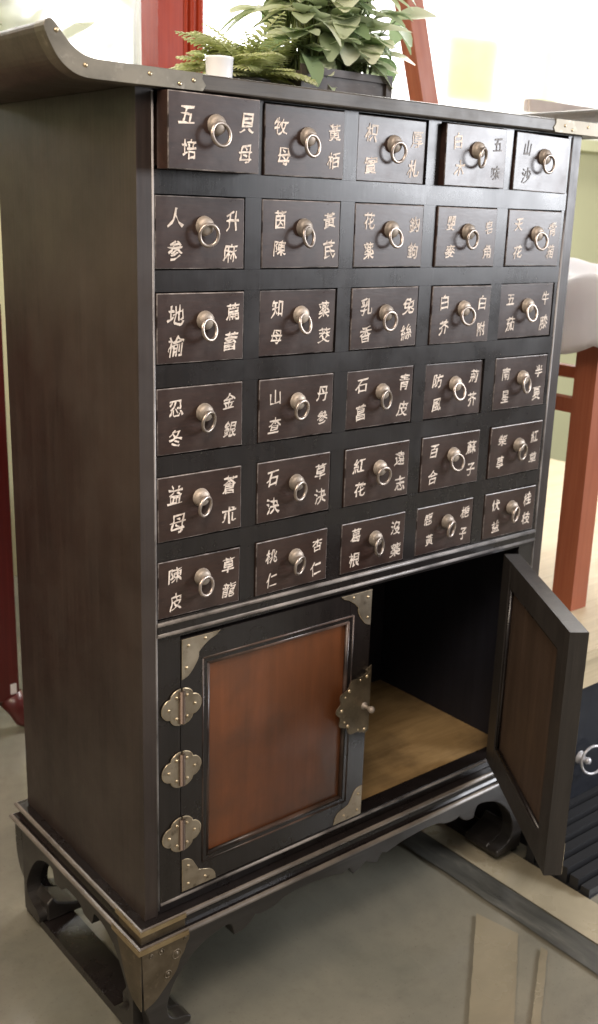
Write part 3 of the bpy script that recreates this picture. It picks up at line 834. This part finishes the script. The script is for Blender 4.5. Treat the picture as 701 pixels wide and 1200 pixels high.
# stool standing on it under a white cloth
st = thing('stool', 'orange red wooden stool standing on the pale chest top', 'stool', (1.21, .28, .3862))
def leg_at(x, y):
    bm = BM(); box(bm, x - .024, x + .024, y - .024, y + .024, .0005, .52); bevel_all(bm, .004, 2); obj('leg', bm, orange_wood, st)
for x in (-.19, .19):
    for y in (-.16, .34): leg_at(x, y)
for y in (-.16, .34):
    bm = BM(); box(bm, -.1655, .1655, y - .014, y + .014, .345, .372); bevel_all(bm, .002, 1); obj('stretcher', bm, orange_wood, st)
for x in (-.19, .19):
    bm = BM(); box(bm, x - .014, x + .014, -.1355, .3155, .385, .412); bevel_all(bm, .002, 1); obj('stretcher', bm, orange_wood, st)
bm = BM(); box(bm, -.225, .225, -.195, .375, .5205, .542); bevel_all(bm, .005, 2); obj('seat', bm, orange_wood, st)
bm = BM(); n = 44; grid = []
for i in range(n + 1):
    row = []
    for j_ in range(n + 1):
        u = (i / n - .5) * .74; w_ = (j_ / n - .5) * .86
        ex = max(0, abs(u) - .245); ey = max(0, abs(w_) - .300)
        x = max(-.245, min(.245, u)) + math.copysign(min(ex, .03) * .6, u) ; y = max(-.300, min(.300, w_)) + math.copysign(min(ey, .03) * .6, w_)
        drop = max(ex, ey) + .4 * min(ex, ey)
        fold = .012 * sin(u * 40) * min(1, ey * 20) + .012 * sin(w_ * 42) * min(1, ex * 20)
        x += (fold if ex > 0 else 0); y += (fold if ey > 0 else 0)
        row.append(bm.verts.new((x, y + .09, .628 + .022 * sin(u * 9 + 1) * cos(w_ * 8) + .007 * sin(u * 31 + 17 * w_) + .005 * sin(w_ * 47 - 21 * u + 2) - drop)))
    grid.append(row)
for i in range(n):
    for j_ in range(n):
        f = bm.faces.new((grid[i][j_], grid[i + 1][j_], grid[i + 1][j_ + 1], grid[i][j_ + 1])); f.smooth = True
bmesh.ops.solidify(bm, geom=bm.faces[:], thickness=.002)
o = obj('cloth', bm, cloth_white, loc=(1.21, .28, .3862)); tag(o, 'white cloth draped over the orange red stool', 'cloth')
# odds and ends on the pale top behind the stool
for k_, (x, y, L, rz, zz) in enumerate(((1.25, .72, .5, .35, 0), (1.30, .78, .46, .28, .012), (1.34, .84, .42, .42, .024))):
    bm = BM(); box(bm, -L / 2, L / 2, -.06, .06, .0005, .0115); bevel_all(bm, .001, 1)
    o = obj('pale_board', bm, beige_wood, loc=(x, y, .3862 + zz), rot=(0, 0, rz)); tag(o, ('long pale board lying flat at the bottom of the stack behind the stool', 'pale board in the middle of the stack behind the stool', 'short pale board on top of the stack behind the stool')[k_], 'board', 'boards stacked behind the stool')
bm = BM(); lathe(bm, [(0, .0005), (.02, .0005), (.035, .012), (.05, .022), (.048, .023), (.03, .014), (0, .006)], (0, 0, 0), (0, 0, 1), 24)
o = obj('dish', bm, green_glass, loc=(1.08, .47, .3864)); tag(o, 'small green glazed dish beside the orange red stool', 'dish')

# ------------------------------------------------------------------ light
w = bpy.data.worlds.new('World'); sc.world = w; w.use_nodes = True
bg = w.node_tree.nodes['Background']; bg.inputs['Color'].default_value = (1, .96, .92, 1); bg.inputs['Strength'].default_value = .22
def area(name, loc, target, sx, sy, power, col):
    l = bpy.data.lights.new(name, 'AREA'); l.shape = 'RECTANGLE'; l.size = sx; l.size_y = sy; l.energy = power; l.color = col
    o = bpy.data.objects.new(name, l); COL.objects.link(o); o.location = loc
    o.rotation_euler = (Vector(target) - Vector(loc)).to_track_quat('-Z', 'Y').to_euler(); return o
area('window_light', (3.2, -2.05, 1.62), (.6, 0, 1.2), 1.6, 1.0, 112, (.93, .95, 1))
area('fill_light', (-.75, -1.05, 2.5), (.15, 0, 1.1), .9, .9, 36, (1, .87, .76))  # unseen fill lamp added above the camera
area('window_spill', (2.7, 1.6, 3.05), (.9, .1, .6), 2.2, .8, 140, (1, .98, .94))
area('lamp_left', (-1.45, .0, 2.0), (-.1, .1, .7), .5, .5, 17, (1, .82, .60))

# ------------------------------------------------------------------ camera
C_ = Vector((-.6343, -1.0404, .0731 + Z0)); YAW, PIT, ROL = radians(39.41514), radians(-15.98334), radians(1.80441)
f_ = Vector((sin(YAW) * cos(PIT), cos(YAW) * cos(PIT), sin(PIT))); r_ = Vector((cos(YAW), -sin(YAW), 0)); u_ = r_.cross(f_)
R_ = cos(ROL) * r_ + sin(ROL) * u_; U_ = -sin(ROL) * r_ + cos(ROL) * u_
cam = bpy.data.cameras.new('Camera'); co = bpy.data.objects.new('Camera', cam); COL.objects.link(co)
M_ = Matrix(((R_.x, U_.x, -f_.x, C_.x), (R_.y, U_.y, -f_.y, C_.y), (R_.z, U_.z, -f_.z, C_.z), (0, 0, 0, 1)))
co.matrix_world = M_
cam.sensor_fit = 'VERTICAL'; cam.sensor_height = 36; cam.sensor_width = 36; cam.lens = 36 * 1220.64 / 1200
cam.clip_end = 100; cam.clip_start = .02
cam.dof.use_dof = True; cam.dof.focus_distance = 1.25; cam.dof.aperture_fstop = 8
sc.camera = co
sc.view_settings.view_transform = 'Standard'; sc.view_settings.look = 'None'; sc.view_settings.gamma = 1; sc.view_settings.exposure = .15
